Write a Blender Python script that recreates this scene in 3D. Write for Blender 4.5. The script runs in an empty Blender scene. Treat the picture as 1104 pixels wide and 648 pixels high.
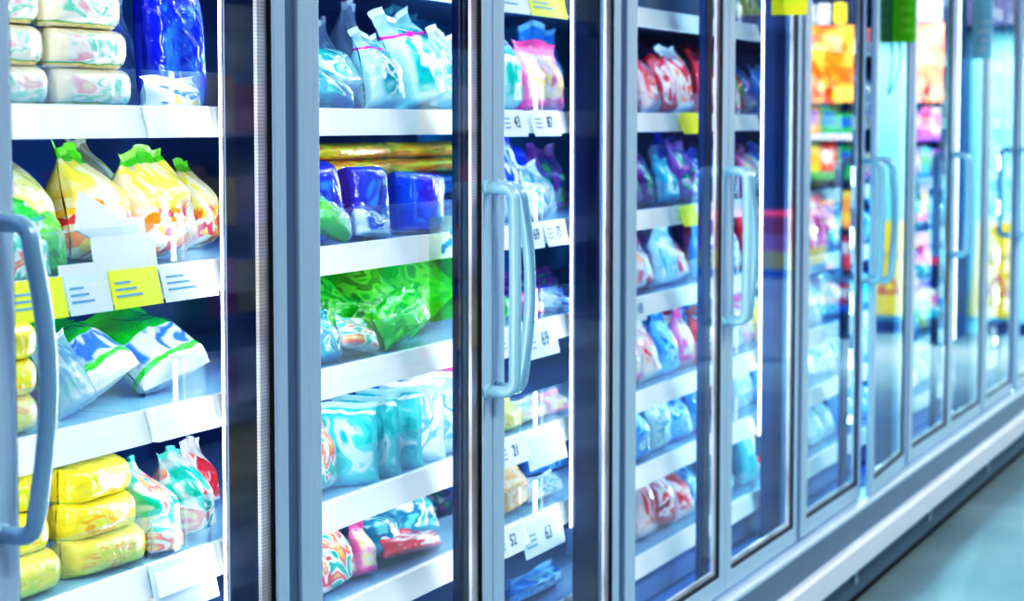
import bpy, bmesh, math, random
from mathutils import Vector, Matrix, noise
random.seed(11)
SC = bpy.context.scene
COL = SC.collection
PI = math.pi

# ------------------------------------------------------------------ camera
EYE = 1.55
CAMP = Vector((0.0, -1.555, EYE))
F = 2327.0
TH = math.radians(22.2)
AL = math.atan(191.0 / F)
FWD = Vector((math.cos(TH) * math.cos(AL), math.sin(TH) * math.cos(AL), -math.sin(AL)))
RIGHT = Vector((math.sin(TH), -math.cos(TH), 0.0))
UP = RIGHT.cross(FWD).normalized()
cam_d = bpy.data.cameras.new('camera')
cam = bpy.data.objects.new('camera', cam_d)
COL.objects.link(cam)
cam.location = CAMP
cam.rotation_euler = FWD.to_track_quat('-Z', 'Y').to_euler()
cam_d.sensor_width = 36
cam_d.lens = F / 1104 * 36
cam_d.clip_end = 100
cam_d.dof.use_dof = True
cam_d.dof.focus_distance = 3.5
cam_d.dof.aperture_fstop = 5.0
SC.camera = cam

def P(px, py, depth):
    """where the sight line of a photo pixel meets the vertical plane y = depth"""
    d = FWD * F + RIGHT * (px - 552) + UP * (324 - py)
    s = (depth - CAMP.y) / d.y
    return CAMP + d * s

# ------------------------------------------------------------------ node helpers
def mat_new(name):
    m = bpy.data.materials.new(name)
    m.use_nodes = True
    nt = m.node_tree
    nt.nodes.clear()
    out = nt.nodes.new('ShaderNodeOutputMaterial')
    return m, nt, out

def nd(nt, typ, ins=None, **kw):
    n = nt.nodes.new(typ)
    for k, v in kw.items():
        setattr(n, k, v)
    for k, v in (ins or {}).items():
        if hasattr(v, 'links') or isinstance(v, bpy.types.NodeSocket):
            nt.links.new(v, n.inputs[k])
        else:
            n.inputs[k].default_value = v
    return n

def rgba(c):
    return (c[0], c[1], c[2], 1.0)

def ramp(nt, fac, stops, interp='LINEAR'):
    n = nt.nodes.new('ShaderNodeValToRGB')
    n.color_ramp.interpolation = interp
    el = n.color_ramp.elements
    el[0].position, el[0].color = stops[0][0], rgba(stops[0][1])
    el[1].position, el[1].color = stops[-1][0], rgba(stops[-1][1])
    for p, c in stops[1:-1]:
        e = el.new(p)
        e.color = rgba(c)
    nt.links.new(fac, n.inputs[0])
    return n.outputs[0]

def math_n(nt, op, a, b=0.0, clamp=False):
    n = nt.nodes.new('ShaderNodeMath')
    n.operation = op
    n.use_clamp = clamp
    for i, v in enumerate((a, b)):
        if isinstance(v, bpy.types.NodeSocket):
            nt.links.new(v, n.inputs[i])
        else:
            n.inputs[i].default_value = v
    return n.outputs[0]

def mixc(nt, fac, a, b):
    n = nt.nodes.new('ShaderNodeMix')
    n.data_type = 'RGBA'
    for i, v in ((0, fac), (6, a), (7, b)):
        if isinstance(v, bpy.types.NodeSocket):
            nt.links.new(v, n.inputs[i])
        elif i == 0:
            n.inputs[0].default_value = v
        else:
            n.inputs[i].default_value = rgba(v)
    return n.outputs[2]

def step(nt, v, lo, hi):
    n = nt.nodes.new('ShaderNodeMapRange')
    n.clamp = True
    nt.links.new(v, n.inputs[0])
    n.inputs[1].default_value, n.inputs[2].default_value = lo, hi
    return n.outputs[0]

def plain(name, col, rough=.4, metal=0.0, vary=.06, scale=30, coat=0.0, emit=None, estr=0.0, stretch=(1, 1, 1)):
    m, nt, out = mat_new(name)
    tc = nd(nt, 'ShaderNodeTexCoord')
    mp = nd(nt, 'ShaderNodeMapping', {0: tc.outputs['Object']})
    mp.inputs['Scale'].default_value = stretch
    nz = nd(nt, 'ShaderNodeTexNoise', {'Vector': mp.outputs[0], 'Scale': scale, 'Detail': 4.0})
    c = mixc(nt, nz.outputs[0], [x * (1 - vary) for x in col], [min(1, x * (1 + vary)) for x in col])
    b = nd(nt, 'ShaderNodeBsdfPrincipled', {'Base Color': c, 'Roughness': rough, 'Metallic': metal, 'Coat Weight': coat})
    if emit:
        b.inputs['Emission Color'].default_value = rgba(emit)
        b.inputs['Emission Strength'].default_value = estr
    nt.links.new(b.outputs[0], out.inputs[0])
    return m

def clearish(name, tint=(1, 1, 1), body=(.8, .9, 1), haze=.15, ior=1.45, rough=.03, rmax=1.0):
    """clear sheet: see-through with a Fresnel sheen and a little milky haze"""
    m, nt, out = mat_new(name)
    tr = nd(nt, 'ShaderNodeBsdfTransparent', {'Color': rgba(tint)})
    gl = nd(nt, 'ShaderNodeBsdfGlossy', {'Color': (1, 1, 1, 1), 'Roughness': rough})
    tc = nd(nt, 'ShaderNodeTexCoord')
    nz = nd(nt, 'ShaderNodeTexNoise', {'Vector': tc.outputs['Object'], 'Scale': 4.0, 'Detail': 3.0})
    df = nd(nt, 'ShaderNodeBsdfDiffuse', {'Color': rgba(body)})
    hz = math_n(nt, 'MULTIPLY', nz.outputs[0], 2 * haze)
    m1 = nd(nt, 'ShaderNodeMixShader', {0: hz, 1: tr.outputs[0], 2: df.outputs[0]})
    ge = nd(nt, 'ShaderNodeNewGeometry')      # a thin sheet reflects alike from either face
    io = math_n(nt, 'ADD', ior, math_n(nt, 'MULTIPLY', ge.outputs['Backfacing'], 1 / ior - ior))
    fr = nd(nt, 'ShaderNodeFresnel', {'IOR': io})
    fm = math_n(nt, 'MULTIPLY', fr.outputs[0], rmax, True)
    m2 = nd(nt, 'ShaderNodeMixShader', {0: fm, 1: m1.outputs[0], 2: gl.outputs[0]})
    nt.links.new(m2.outputs[0], out.inputs[0])
    return m

def emis(name, col, s):
    m, nt, out = mat_new(name)
    e = nd(nt, 'ShaderNodeEmission', {'Color': rgba(col), 'Strength': s})
    nt.links.new(e.outputs[0], out.inputs[0])
    return m

def print_mat(name, base, swirl=None, scale=2.6, panel=(.12, .9, .15, .8), bands=(), bits=None, bitv=(.0, .45), rough=.22,
              clear=None, clear_v=.7, clear_a=.45, wob=.06):
    """printed plastic film in the bag's own UV space: base ink, a marbled printed panel, bands, a food window and a clear end"""
    m, nt, out = mat_new(name)
    tc = nd(nt, 'ShaderNodeTexCoord')
    oi = nd(nt, 'ShaderNodeObjectInfo')
    uv = tc.outputs['UV']
    sp = nd(nt, 'ShaderNodeSeparateXYZ', {0: uv})
    u, v = sp.outputs[0], sp.outputs[1]
    w = math_n(nt, 'MULTIPLY', oi.outputs['Random'], 40.0)
    nz = nd(nt, 'ShaderNodeTexNoise', {'Vector': uv, 'W': w, 'Scale': scale, 'Detail': 1.5, 'Distortion': 1.6}, noise_dimensions='4D')
    wz = nd(nt, 'ShaderNodeTexNoise', {'Vector': uv, 'W': w, 'Scale': 5.0, 'Detail': 1.0}, noise_dimensions='4D')
    vw = math_n(nt, 'ADD', v, math_n(nt, 'MULTIPLY', math_n(nt, 'SUBTRACT', wz.outputs[0], .5), wob * 2))
    col = mixc(nt, 0.0, base, base)
    if bits:
        vo = nd(nt, 'ShaderNodeTexVoronoi', {'Vector': uv, 'W': w, 'Scale': 11.0, 'Randomness': 1.0}, voronoi_dimensions='4D')
        sx = nd(nt, 'ShaderNodeSeparateColor', {0: vo.outputs['Color']})
        n_ = len(bits)
        bc = ramp(nt, sx.outputs[0], [(i / n_, c) for i, c in enumerate(bits)], 'CONSTANT')
        k = math_n(nt, 'MULTIPLY', step(nt, vw, bitv[1] + .05, bitv[1] - .05), step(nt, vw, bitv[0] - .03, bitv[0] + .03))
        col = mixc(nt, k, col, bc)
    if swirl:
        st = [(.28, base)]
        n_ = len(swirl)
        for i, c in enumerate(swirl):
            a = .36 + .34 * i / n_
            st.append((a, c))
            st.append((a + .34 / n_ * .55, c))
        st.append((.74, base))
        sc_ = ramp(nt, nz.outputs[0], st)
        k = math_n(nt, 'MULTIPLY', math_n(nt, 'MULTIPLY', step(nt, u, panel[0] - .03, panel[0] + .03), step(nt, u, panel[1] + .03, panel[1] - .03)),
                   math_n(nt, 'MULTIPLY', step(nt, vw, panel[2] - .03, panel[2] + .03), step(nt, vw, panel[3] + .03, panel[3] - .03)))
        col = mixc(nt, k, col, sc_)
    for (v0, v1, c) in bands:
        k = math_n(nt, 'MULTIPLY', step(nt, vw, v0 - .006, v0 + .006), step(nt, vw, v1 + .006, v1 - .006))
        col = mixc(nt, k, col, c)
    bz = nd(nt, 'ShaderNodeTexNoise', {'Vector': tc.outputs['Object'], 'W': w, 'Scale': 30.0, 'Detail': 3.0, 'Distortion': .8}, noise_dimensions='4D')
    bp = nd(nt, 'ShaderNodeBump', {'Strength': .42, 'Distance': .014, 'Height': bz.outputs[0]})
    b = nd(nt, 'ShaderNodeBsdfPrincipled', {'Base Color': col, 'Roughness': rough, 'Coat Weight': .35, 'Coat Roughness': .1,
                                            'Normal': bp.outputs[0], 'Coat Normal': bp.outputs[0]})
    if clear is not None:
        k = step(nt, vw, clear_v - .05, clear_v + .05)
        tr = nd(nt, 'ShaderNodeBsdfTransparent', {'Color': rgba(clear)})
        k2 = math_n(nt, 'MULTIPLY', k, clear_a)
        mx = nd(nt, 'ShaderNodeMixShader', {0: k2, 1: b.outputs[0], 2: tr.outputs[0]})
        nt.links.new(mx.outputs[0], out.inputs[0])
    else:
        nt.links.new(b.outputs[0], out.inputs[0])
    return m

# ------------------------------------------------------------------ mesh helpers
def link(name, me, mat=None, parent=None):
    o = bpy.data.objects.new(name, me)
    COL.objects.link(o)
    if mat is not None:
        me.materials.append(mat)
    if parent is not None:
        o.parent = parent
    return o

class MB:
    def __init__(self):
        self.bm = bmesh.new()
    def box(self, x0, x1, y0, y1, z0, z1, bev=0.0, seg=2):
        r = bmesh.ops.create_cube(self.bm, size=1.0)
        vs = r['verts']
        for v in vs:
            v.co = Vector(((x0 + x1) / 2 + v.co.x * (x1 - x0), (y0 + y1) / 2 + v.co.y * (y1 - y0), (z0 + z1) / 2 + v.co.z * (z1 - z0)))
        if bev:
            es = list({e for v in vs for e in v.link_edges})
            bmesh.ops.bevel(self.bm, geom=es, offset=bev, segments=seg, affect='EDGES', profile=.6)
        return self
    def prism(self, pts, x0, x1):
        """closed (y, z) outline swept along x"""
        a = [self.bm.verts.new((x0, y, z)) for y, z in pts]
        b = [self.bm.verts.new((x1, y, z)) for y, z in pts]
        n = len(pts)
        for i in range(n):
            self.bm.faces.new((a[i], a[(i + 1) % n], b[(i + 1) % n], b[i]))
        self.bm.faces.new(a[::-1])
        self.bm.faces.new(b)
        return self
    def quad(self, pts):
        self.bm.faces.new([self.bm.verts.new(p) for p in pts])
        return self
    def tube(self, pts, r, seg=10, cap=True):
        pts = [Vector(p) for p in pts]
        rings = []
        prev = None
        for i, p in enumerate(pts):
            t = (pts[min(i + 1, len(pts) - 1)] - pts[max(i - 1, 0)]).normalized()
            ref = prev if prev is not None else (Vector((0, 0, 1)) if abs(t.z) < .9 else Vector((1, 0, 0)))
            n1 = (ref - t * ref.dot(t)).normalized()
            prev = n1
            n2 = t.cross(n1)
            rings.append([self.bm.verts.new(p + (n1 * math.cos(2 * PI * k / seg) + n2 * math.sin(2 * PI * k / seg)) * r) for k in range(seg)])
        for a, b in zip(rings, rings[1:]):
            for k in range(seg):
                self.bm.faces.new((a[k], a[(k + 1) % seg], b[(k + 1) % seg], b[k]))
        if cap:
            self.bm.faces.new(rings[0][::-1])
            self.bm.faces.new(rings[-1])
        return self
    def build(self, name, mat, parent=None, smooth=False):
        bmesh.ops.recalc_face_normals(self.bm, faces=self.bm.faces)
        me = bpy.data.meshes.new(name)
        self.bm.to_mesh(me)
        self.bm.free()
        if smooth:
            for p in me.polygons:
                p.use_smooth = True
        return link(name, me, mat, parent)

def empty(name, loc=(0, 0, 0)):
    o = bpy.data.objects.new(name, None)
    COL.objects.link(o)
    o.location = loc
    o.empty_display_size = .05
    return o

def tag(o, label, cat, group=None):
    o['label'] = label
    o['category'] = cat
    if group:
        o['group'] = group
    return o

def struct(o):
    o['kind'] = 'structure'
    return o

# ------------------------------------------------------------------ shared materials
M_ALU = plain('brushed_aluminium', (.64, .76, .90), .38, .2, .08, 6, stretch=(40, 40, 1))
M_ALU_D = plain('groove_aluminium', (.20, .32, .46), .45, .3, .08, 6, stretch=(40, 40, 1))
M_HANDLE = plain('handle_paint', (.50, .74, .88), .28, .1, .04, 20, coat=.4)
M_GASKET = plain('black_rubber', (.006, .007, .012), .5)
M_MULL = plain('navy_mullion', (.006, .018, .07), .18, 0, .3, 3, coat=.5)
M_GLASS = clearish('door_glass', (.97, .99, 1), (.5, .75, 1), .004, 1.46, .0)
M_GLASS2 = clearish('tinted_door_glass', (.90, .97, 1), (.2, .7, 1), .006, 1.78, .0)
M_FENCE = clearish('clear_acrylic', (.95, .99, 1), (.62, .82, .98), .19, 1.2, .05)
M_RAIL = plain('white_price_rail', (.86, .94, 1.0), .7, 0, .03, 8)
M_SHELF = plain('shelf_enamel', (.30, .52, .78), .4, 0, .05, 8)
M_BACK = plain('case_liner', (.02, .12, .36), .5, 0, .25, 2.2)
M_BACK_GLOW = plain('case_liner_glow', (.04, .48, .92), .5, 0, .25, 2.2)  # liner of the far bays, their cyan glow painted into the colour
M_LED = emis('led_strip', (.88, .95, 1.0), 5.0)
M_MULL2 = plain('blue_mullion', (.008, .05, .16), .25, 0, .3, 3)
M_CAP = plain('led_end_cap', (.03, .10, .22), .4)
M_SILL = plain('sill_metal', (.72, .82, .93), .35, .05, .04, 8)
M_FASCIA = plain('grey_fascia', (.26, .34, .42), .4, .1, .06, 6)
M_BUMP = plain('white_bumper', (.90, .92, .97), .35, 0, .03, 8)
M_KICK = plain('kick_plate_metal', (.18, .26, .33), .42, .3, .1, 5)
M_CLIP = plain('clip_metal', (.85, .9, .95), .35, .0)
M_TOE_SHADE = plain('toe_recess', (.02, .025, .035), .7)  # near-black base colour carries the shadow of the toe gap
M_WHITE = plain('white_card', (.74, .84, .88), .5, 0, .02)
M_PALE = plain('pale_blue_card', (.62, .80, .95), .5, 0, .05)
M_LIME = plain('lime_card', (.78, .90, .02), .5, 0, .06, 12)
M_YELF = plain('yellow_card', (1.0, .83, .02), .5, 0, .05)
M_INK = plain('dark_ink', (.04, .10, .22), .6)
M_INKB = plain('blue_ink', (.18, .38, .62), .6)

def spacer_mat():
    m, nt, out = mat_new('perforated_spacer')
    tc = nd(nt, 'ShaderNodeTexCoord')
    sp = nd(nt, 'ShaderNodeSeparateXYZ', {0: tc.outputs['Object']})
    fz = math_n(nt, 'FRACT', math_n(nt, 'MULTIPLY', sp.outputs[2], 190.0))
    dot = math_n(nt, 'LESS_THAN', fz, .4)
    nz = nd(nt, 'ShaderNodeTexNoise', {'Vector': tc.outputs['Object'], 'Scale': 5.0, 'Detail': 3.0})
    base = ramp(nt, nz.outputs[0], [(.34, (.50, .40, .36)), (.5, (.88, .76, .78)), (.64, (1, .97, 1))])  # tan to white variation paints the bar's highlights into its colour
    c = mixc(nt, math_n(nt, 'MULTIPLY', dot, .25), base, (.25, .22, .24))
    b = nd(nt, 'ShaderNodeBsdfPrincipled', {'Base Color': c, 'Metallic': .25, 'Roughness': .35})
    nt.links.new(b.outputs[0], out.inputs[0])
    return m
M_SPACER = spacer_mat()

# ------------------------------------------------------------------ freezer case
POSTS = [2.115, 2.924, 3.676, 4.445, 5.205, 5.975, 6.72, 7.45, 8.19, 8.94, 9.69, 10.44, 11.19, 11.94]
#        m      h      m      h      m      h      m     h     m     h     m     h     m      h
DZ0, DZ1 = .356, 2.22
RAILZ = [2.02, 1.782, 1.529, 1.293, 1.082, .850, .664, .44]       # bottoms of the price rails, top shelf first
RAILH = .047
SHELF_Y, BACK_Y = .135, .70
def shelf_top(i):
    return RAILZ[i] + RAILH - .006

caseA = empty('freezer_case', (4.8, .3, 0))
tag(caseA, 'long glass-door freezer case with seven doors, nearest of the two in the row', 'freezer')
caseB = empty('freezer_case', (9.7, .3, 0))
tag(caseB, 'far glass-door freezer case continuing the row beyond the bumper joint', 'freezer')
CASES = {'a': (caseA, 1.40, 7.45), 'b': (caseB, 7.452, 12.0)}

def at_world(o):
    """keep world coordinates when hung under an empty that is not at the origin"""
    p = o.parent
    off = Vector((0, 0, 0))
    while p is not None:
        off += p.location
        p = p.parent
    o.location = -off
    return o

def cpart(mb, name, mat, case, smooth=False):
    o = mb.build(name, mat, case, smooth)
    o.location = -case.location
    return o

def under(mb, name, mat, part, smooth=False):
    o = mb.build(name, mat, part, smooth)
    return o

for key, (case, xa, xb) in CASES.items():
    for ba, bb, bm_ in ((xa, min(xb, 4.9), M_BACK), (max(xa, 4.9), xb, M_BACK_GLOW)):
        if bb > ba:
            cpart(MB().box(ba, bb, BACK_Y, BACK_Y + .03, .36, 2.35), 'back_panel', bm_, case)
    cpart(MB().box(xa, xb, .04, BACK_Y + .03, 2.32, 2.36), 'roof_panel', M_BACK, case)
    cpart(MB().box(xa, xb, -.01, .06, 2.23, 2.36, .004), 'header_panel', M_ALU, case)
    cpart(MB().box(xa, xb, .04, BACK_Y + .03, .33, .36), 'deck_panel', M_BACK, case)
    cpart(MB().box(xa, xb, SHELF_Y + .012, SHELF_Y + .02, .36, .438), 'deck_riser', M_SHELF, case)
    ex = xa if key == 'a' else xb - .03
    cpart(MB().box(ex, ex + .03, .04, BACK_Y + .03, .36, 2.32), 'side_panel', M_BACK, case)
    # sill, sloping fascia, bumper, kick plate, toe recess
    cpart(MB().prism([(.06, .353), (-.035, .353), (-.04, .349), (-.04, .337), (.06, .337)], xa, xb), 'sill', M_SILL, case)
    cpart(MB().prism([(.05, .336), (-.034, .336), (-.052, .268), (.05, .268)], xa, xb), 'fascia_panel', M_FASCIA, case)
    cpart(MB().prism([(.05, .267), (-.07, .267), (-.078, .259), (-.078, .190), (-.072, .182), (.05, .182)], xa, xb), 'bumper_rail', M_BUMP, case)
    cpart(MB().box(xa, xb, -.012, .05, .055, .181), 'kick_plate', M_KICK, case)
    cpart(MB().box(xa, xb, .03, .06, 0.0, .055), 'toe_recess', M_TOE_SHADE, case)
    x = xa + .35
    while x < xb:
        cpart(MB().box(x, x + .03, -.022, -.0125, .10, .155, .003), 'kick_clip', M_CLIP, case)
        x += 1.22

def case_of(x):
    return caseA if x < 7.46 else caseB

# mullions with LED strips
for i, px in enumerate(POSTS):
    hinge = i % 2 == 1
    case = case_of(px)
    if hinge:
        x0, x1, y1 = px - .030, px + .072, .104
        if abs(px - 7.45) < .01:
            x1 = px - .001
    else:
        x0, x1, y1 = px - .012, px + .05, .062
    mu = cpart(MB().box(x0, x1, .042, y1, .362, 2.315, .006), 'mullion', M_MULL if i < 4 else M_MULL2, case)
    if hinge:
        under(MB().box(px - .034, px + 0, -.004, .041, DZ0, 2.228, .003), 'cover_strip', M_ALU_D, mu)
        under(MB().box(x0 - .004, x0 - .0005, .103, .108, .66, 2.28, .002), 'lamp_strip', M_LED, mu)
        under(MB().box(x0 - .009, x0 - .0005, .098, .116, .60, .658, .002), 'lamp_end_cap', M_CAP, mu)

# doors
def handle_mb(x, z0, z1, bow, out=.055):
    y0, y1 = -.010, -.012 - out
    pts = [(x, y0, z1), (x, y1 + .022, z1)]
    for k in range(1, 5):
        a = PI / 2 * k / 4
        pts.append((x, y1 + .022 - .022 * math.sin(a), z1 - .022 + .022 * math.cos(a)))
    for k in range(1, 16):
        s = k / 16
        pts.append((x + bow * math.sin(PI * s), y1 - .006 * math.sin(PI * s), (z1 - .022) * (1 - s) + (z0 + .022) * s))
    for k in range(0, 5):
        a = PI / 2 * k / 4
        pts.append((x, y1 + .022 - .022 * math.cos(a), z0 + .022 - .022 * math.sin(a)))
    pts.append((x, y0, z0))
    mb = MB().tube(pts, .0115, 12)
    for z in (z0, z1):
        mb.tube([(x, y0 + .002, z), (x, y0 - .006, z)], .014, 12)
    return mb

HZ0, HZ1 = 1.055, 1.432
AJAR = {6: 2.6, 10: 1.2}
for i in range(len(POSTS) - 1):
    a, b = POSTS[i], POSTS[i + 1]
    case = case_of((a + b) / 2)
    left_handle = i % 2 == 0
    if left_handle:
        x0, x1, sl, sr = a + .017, b - .036, .058, .040
    else:
        x0, x1, sl, sr = a + .002, b + .015, .072, .045
    hx = x1 if left_handle else x0          # hinge side
    piv = Vector((hx, .012, 0))
    z0, z1, rl = DZ0 + .004, DZ1, .046
    def L(mb):
        bmesh.ops.translate(mb.bm, verts=mb.bm.verts, vec=-piv)
        return mb
    fr = MB()
    yf, yb = -.010, .0075
    fr.box(x0, x0 + sl, yf, yb, z0, z1, .004)
    fr.box(x1 - sr, x1, yf, yb, z0, z1, .004)
    fr.box(x0 + sl - .004, x1 - sr + .004, yf + .001, yb - .001, z0, z0 + rl, .003)
    fr.box(x0 + sl - .004, x1 - sr + .004, yf + .001, yb - .001, z1 - rl, z1, .003)
    door = L(fr).build('glass_door', M_ALU, case)
    door.location = piv - case.location
    door.rotation_euler = (0, 0, math.radians(AJAR.get(i, 0)))
    gx0, gx1, gz0, gz1 = x0 + sl, x1 - sr, z0 + rl, z1 - rl
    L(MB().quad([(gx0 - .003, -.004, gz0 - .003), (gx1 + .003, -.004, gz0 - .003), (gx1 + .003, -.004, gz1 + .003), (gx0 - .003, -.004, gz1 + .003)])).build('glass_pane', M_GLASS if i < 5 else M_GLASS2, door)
    g = MB()
    g.box(gx1 - .004, gx1 + .001, -.0065, -.001, gz0, gz1)
    g.box(gx0 - .001, gx0 + .005, -.006, .0065, gz0, gz1)
    g.box(gx0 + .005, gx1 - .008, -.006, .0065, gz0 - .001, gz0 + .007)
    g.box(gx0 + .005, gx1 - .008, -.006, .0065, gz1 - .007, gz1 + .001)
    L(g).build('gasket', M_GASKET, door)
    s = MB()
    s.box(gx1 - .031, gx1 - .0035, .0, .006, gz0 + .008, gz1 - .008)
    s.box(gx0 + .0055, gx0 + .014, .0, .006, gz0 + .008, gz1 - .008)
    s.box(gx0 + .0145, gx1 - .0315, .0, .006, gz0 + .008, gz0 + .020)
    L(s).build('spacer_bar', M_SPACER, door)
    if left_handle:
        hb = handle_mb(x0 + .018, HZ0, HZ1, .022, .050)
    else:
        hb = handle_mb(x1 - .032, HZ0, HZ1, -.012)
    L(hb).build('handle', M_HANDLE, door, True)

# shelves: two-door sections with a joint just before each hinge mullion
JOINTS = [1.45, 2.715, 4.20, 5.70, 7.452, 8.70, 10.2, 11.7]
for j in range(len(JOINTS) - 1):
    xa, xb = JOINTS[j] + .003, JOINTS[j + 1] - .003
    case = case_of(xa + .2)
    for i, rz in enumerate(RAILZ):
        st = shelf_top(i)
        sh = cpart(MB().box(xa, xb, SHELF_Y + .012, BACK_Y - .002, st - .018, st, .002), 'shelf', M_SHELF, case)
        fwd = .008 if j % 2 else 0
        under(MB().prism([(SHELF_Y - .012 - fwd, rz), (SHELF_Y + .002 - fwd, rz + RAILH), (SHELF_Y + .010, rz + RAILH), (SHELF_Y + .010, rz)], xa, xb), 'price_rail', M_RAIL, sh)
        fh = [.05, .05, .052, .062, .066, .078, .072, .066][i]
        fe = MB().quad([(xa + .004, SHELF_Y + .005, rz + RAILH), (xb - .004, SHELF_Y + .005, rz + RAILH), (xb - .004, SHELF_Y + .005, rz + RAILH + fh), (xa + .004, SHELF_Y + .005, rz + RAILH + fh)])
        fe.quad([(xa + .004, SHELF_Y + .0045, rz + RAILH + fh - .0007), (xb - .004, SHELF_Y + .0045, rz + RAILH + fh - .0007), (xb - .004, SHELF_Y + .0065, rz + RAILH + fh), (xa + .004, SHELF_Y + .0065, rz + RAILH + fh)])
        under(fe, 'guard_fence', M_FENCE, sh)

# ------------------------------------------------------------------ bag film designs: (material, seal material, words)
D = {}
def design(key, words, seal, **kw):
    D[key] = (print_mat('film_' + key, **kw), plain('seal_' + key, seal, .25, 0, .12, 40, coat=.5), words)
W_ = (.95, .96, .95)
design('cream', 'cream pillow bag with thin green stripe', (.93, .86, .60), base=(.95, .88, .66), swirl=[(.93, .93, .86), (.35, .80, .60), (.95, .95, .9), (.98, .55, .62)], scale=1.7,
       panel=(.10, .88, .14, .80), bands=[(.115, .14, (.02, .5, .33)), (.095, .115, (.95, .75, .1))])
design('blue', 'glossy deep blue bag', (.02, .05, .55), base=(.01, .03, .62), swirl=[(.01, .05, .75), (.05, .2, .9)], scale=2, rough=.15)
design('clear', 'clear crinkled plastic bag', (.55, .68, .80), base=(.45, .62, .78), swirl=[(.65, .8, .9), (.3, .5, .7)], scale=3, clear=(.9, .96, 1), clear_v=.0, clear_a=.4)
design('bluegold', 'white bag with blue and orange print', (.9, .92, .95), base=(.85, .9, .97), swirl=[(.03, .08, .6), (.95, .96, 1), (1, .6, .02)], scale=2.2)
design('veg', 'vegetable bag with green crimped top', (.25, .70, .05), base=(.95, .80, .45), swirl=[(.98, .88, .55), (.98, .85, .12), (.9, .70, .42)], scale=1.8, panel=(.0, 1, .42, .86),
       bands=[(.84, .95, (.16, .72, .02))], bits=[(.95, .30, .04), (.98, .85, .70), (.90, .08, .15), (1, .65, .1), (.98, .9, .75)], bitv=(0, .52), clear=(1, .95, .85), clear_v=.82, clear_a=.25)
design('vegpale', 'pale vegetable bag with clear peaked top', (.8, .82, .62), base=(.90, .84, .62), swirl=[(.95, .92, .8), (.80, .82, .25), (.85, .7, .5)], scale=1.8, panel=(.0, 1, .3, .9),
       bands=[(.30, .42, (.75, .78, .05))], bits=[(.8, .5, .2), (.3, .6, .1), (.9, .85, .4), (.9, .5, .3)], bitv=(0, .3), clear=(.95, .97, 1), clear_v=.75, clear_a=.4)
design('green', 'bright green glossy bag', (.02, .5, .03), base=(.02, .60, .03), swirl=[(.01, .42, .04), (.15, .80, .08), (.02, .55, .05)], scale=2.4)
design('greentop', 'white bag with green top and blue script', (.01, .62, .05), base=(.90, .90, .82), swirl=[(.93, .93, .9), (.12, .30, .85), (.92, .9, .82), (.95, .93, .85)], scale=1.8, panel=(.05, .95, .16, .46),
       bands=[(.46, 1.0, (.01, .62, .03)), (.09, .15, (.05, .75, .03))])
design('yellow', 'yellow pouch with orange and green print', (.98, .78, .06), base=(1, .82, .06), swirl=[(1, .90, .12), (1, .88, .05), (.75, .88, .05), (1, .92, .2), (1, .5, .04), (1, .85, .1)], scale=1.7,
       panel=(.08, .92, .14, .86), bands=[(.10, .125, (.15, .62, .05))])
design('tealmix', 'white and teal bag with red and orange food print', (.2, .75, .6), base=(.80, .90, .86), swirl=[(.0, .52, .34), (.0, .6, .45), (.90, .95, .92), (.95, .22, .18), (.98, .62, .22)], scale=2.0,
       panel=(.0, 1, .05, .80), clear=(.9, 1, .97), clear_v=.82, clear_a=.4)
design('teal', 'crumpled white bag with teal print', (.75, .92, .92), base=(.50, .82, .88), swirl=[(.0, .50, .45), (.0, .38, .50), (.9, .97, 1), (.0, .62, .50), (.45, .88, .95)], scale=1.9,
       bands=[(.70, .74, (.9, .03, .5))], clear=(.9, .98, 1), clear_v=.85, clear_a=.4)
design('tealdark', 'dark teal bag with white swirl', (.1, .5, .6), base=(.02, .33, .48), swirl=[(.03, .55, .6), (.85, .95, .97), (.02, .25, .45), (.2, .7, .75)], scale=1.7)
design('cyan', 'cyan upright packet with clear top seam', (.55, .88, .95), base=(.10, .66, .76), swirl=[(.0, .52, .55), (.1, .75, .78), (.7, .95, 1), (.0, .5, .62)], scale=1.5, bands=[(.86, .9, (.85, .97, 1))])
design('icewhite', 'icy white packet with pale blue print', (.85, .93, .98), base=(.62, .82, .95), swirl=[(.3, .68, .92), (.9, .96, 1), (.15, .5, .75), (.9, .95, 1)], scale=2.0, clear=(.95, .99, 1), clear_v=.78, clear_a=.35)
design('pink', 'pink bag with yellow centre print', (.95, .15, .42), base=(.95, .22, .48), swirl=[(1, .60, .75), (.98, .85, .35), (1, .93, .9), (.95, .2, .5)], scale=1.8, panel=(.1, .9, .2, .8),
       bands=[(.82, 1, (.95, .10, .38)), (0, .16, (.95, .10, .38))])
design('redwhite', 'white bag with red swirl print', (.95, .9, .9), base=(.92, .80, .82), swirl=[(.85, .02, .04), (.9, .05, .08), (.97, .9, .9), (1, .35, .12)], scale=1.9)
design('red', 'deep red bag with white flash', (.7, .02, .04), base=(.70, .02, .05), swirl=[(.85, .03, .06), (.95, .85, .85), (.5, .01, .05)], scale=2.0)
design('orange', 'orange bag with peach print', (1, .5, .1), base=(1, .55, .16), swirl=[(1, .72, .35), (1, .45, .12), (1, .85, .6)], scale=1.6)
design('purple', 'dark violet bag with green flecks', (.25, .08, .35), base=(.20, .05, .30), swirl=[(.4, .1, .45), (.04, .12, .3), (.1, .5, .2), (.75, .5, .7)], scale=2.3)
design('bluewhite', 'white bag with royal blue print', (.03, .10, .7), base=(.70, .85, .97), swirl=[(.01, .10, .70), (.02, .15, .8), (.85, .93, 1), (.10, .40, .85), (.9, .95, 1)], scale=1.8, bands=[(.80, 1.0, (.02, .07, .6))])
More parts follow.
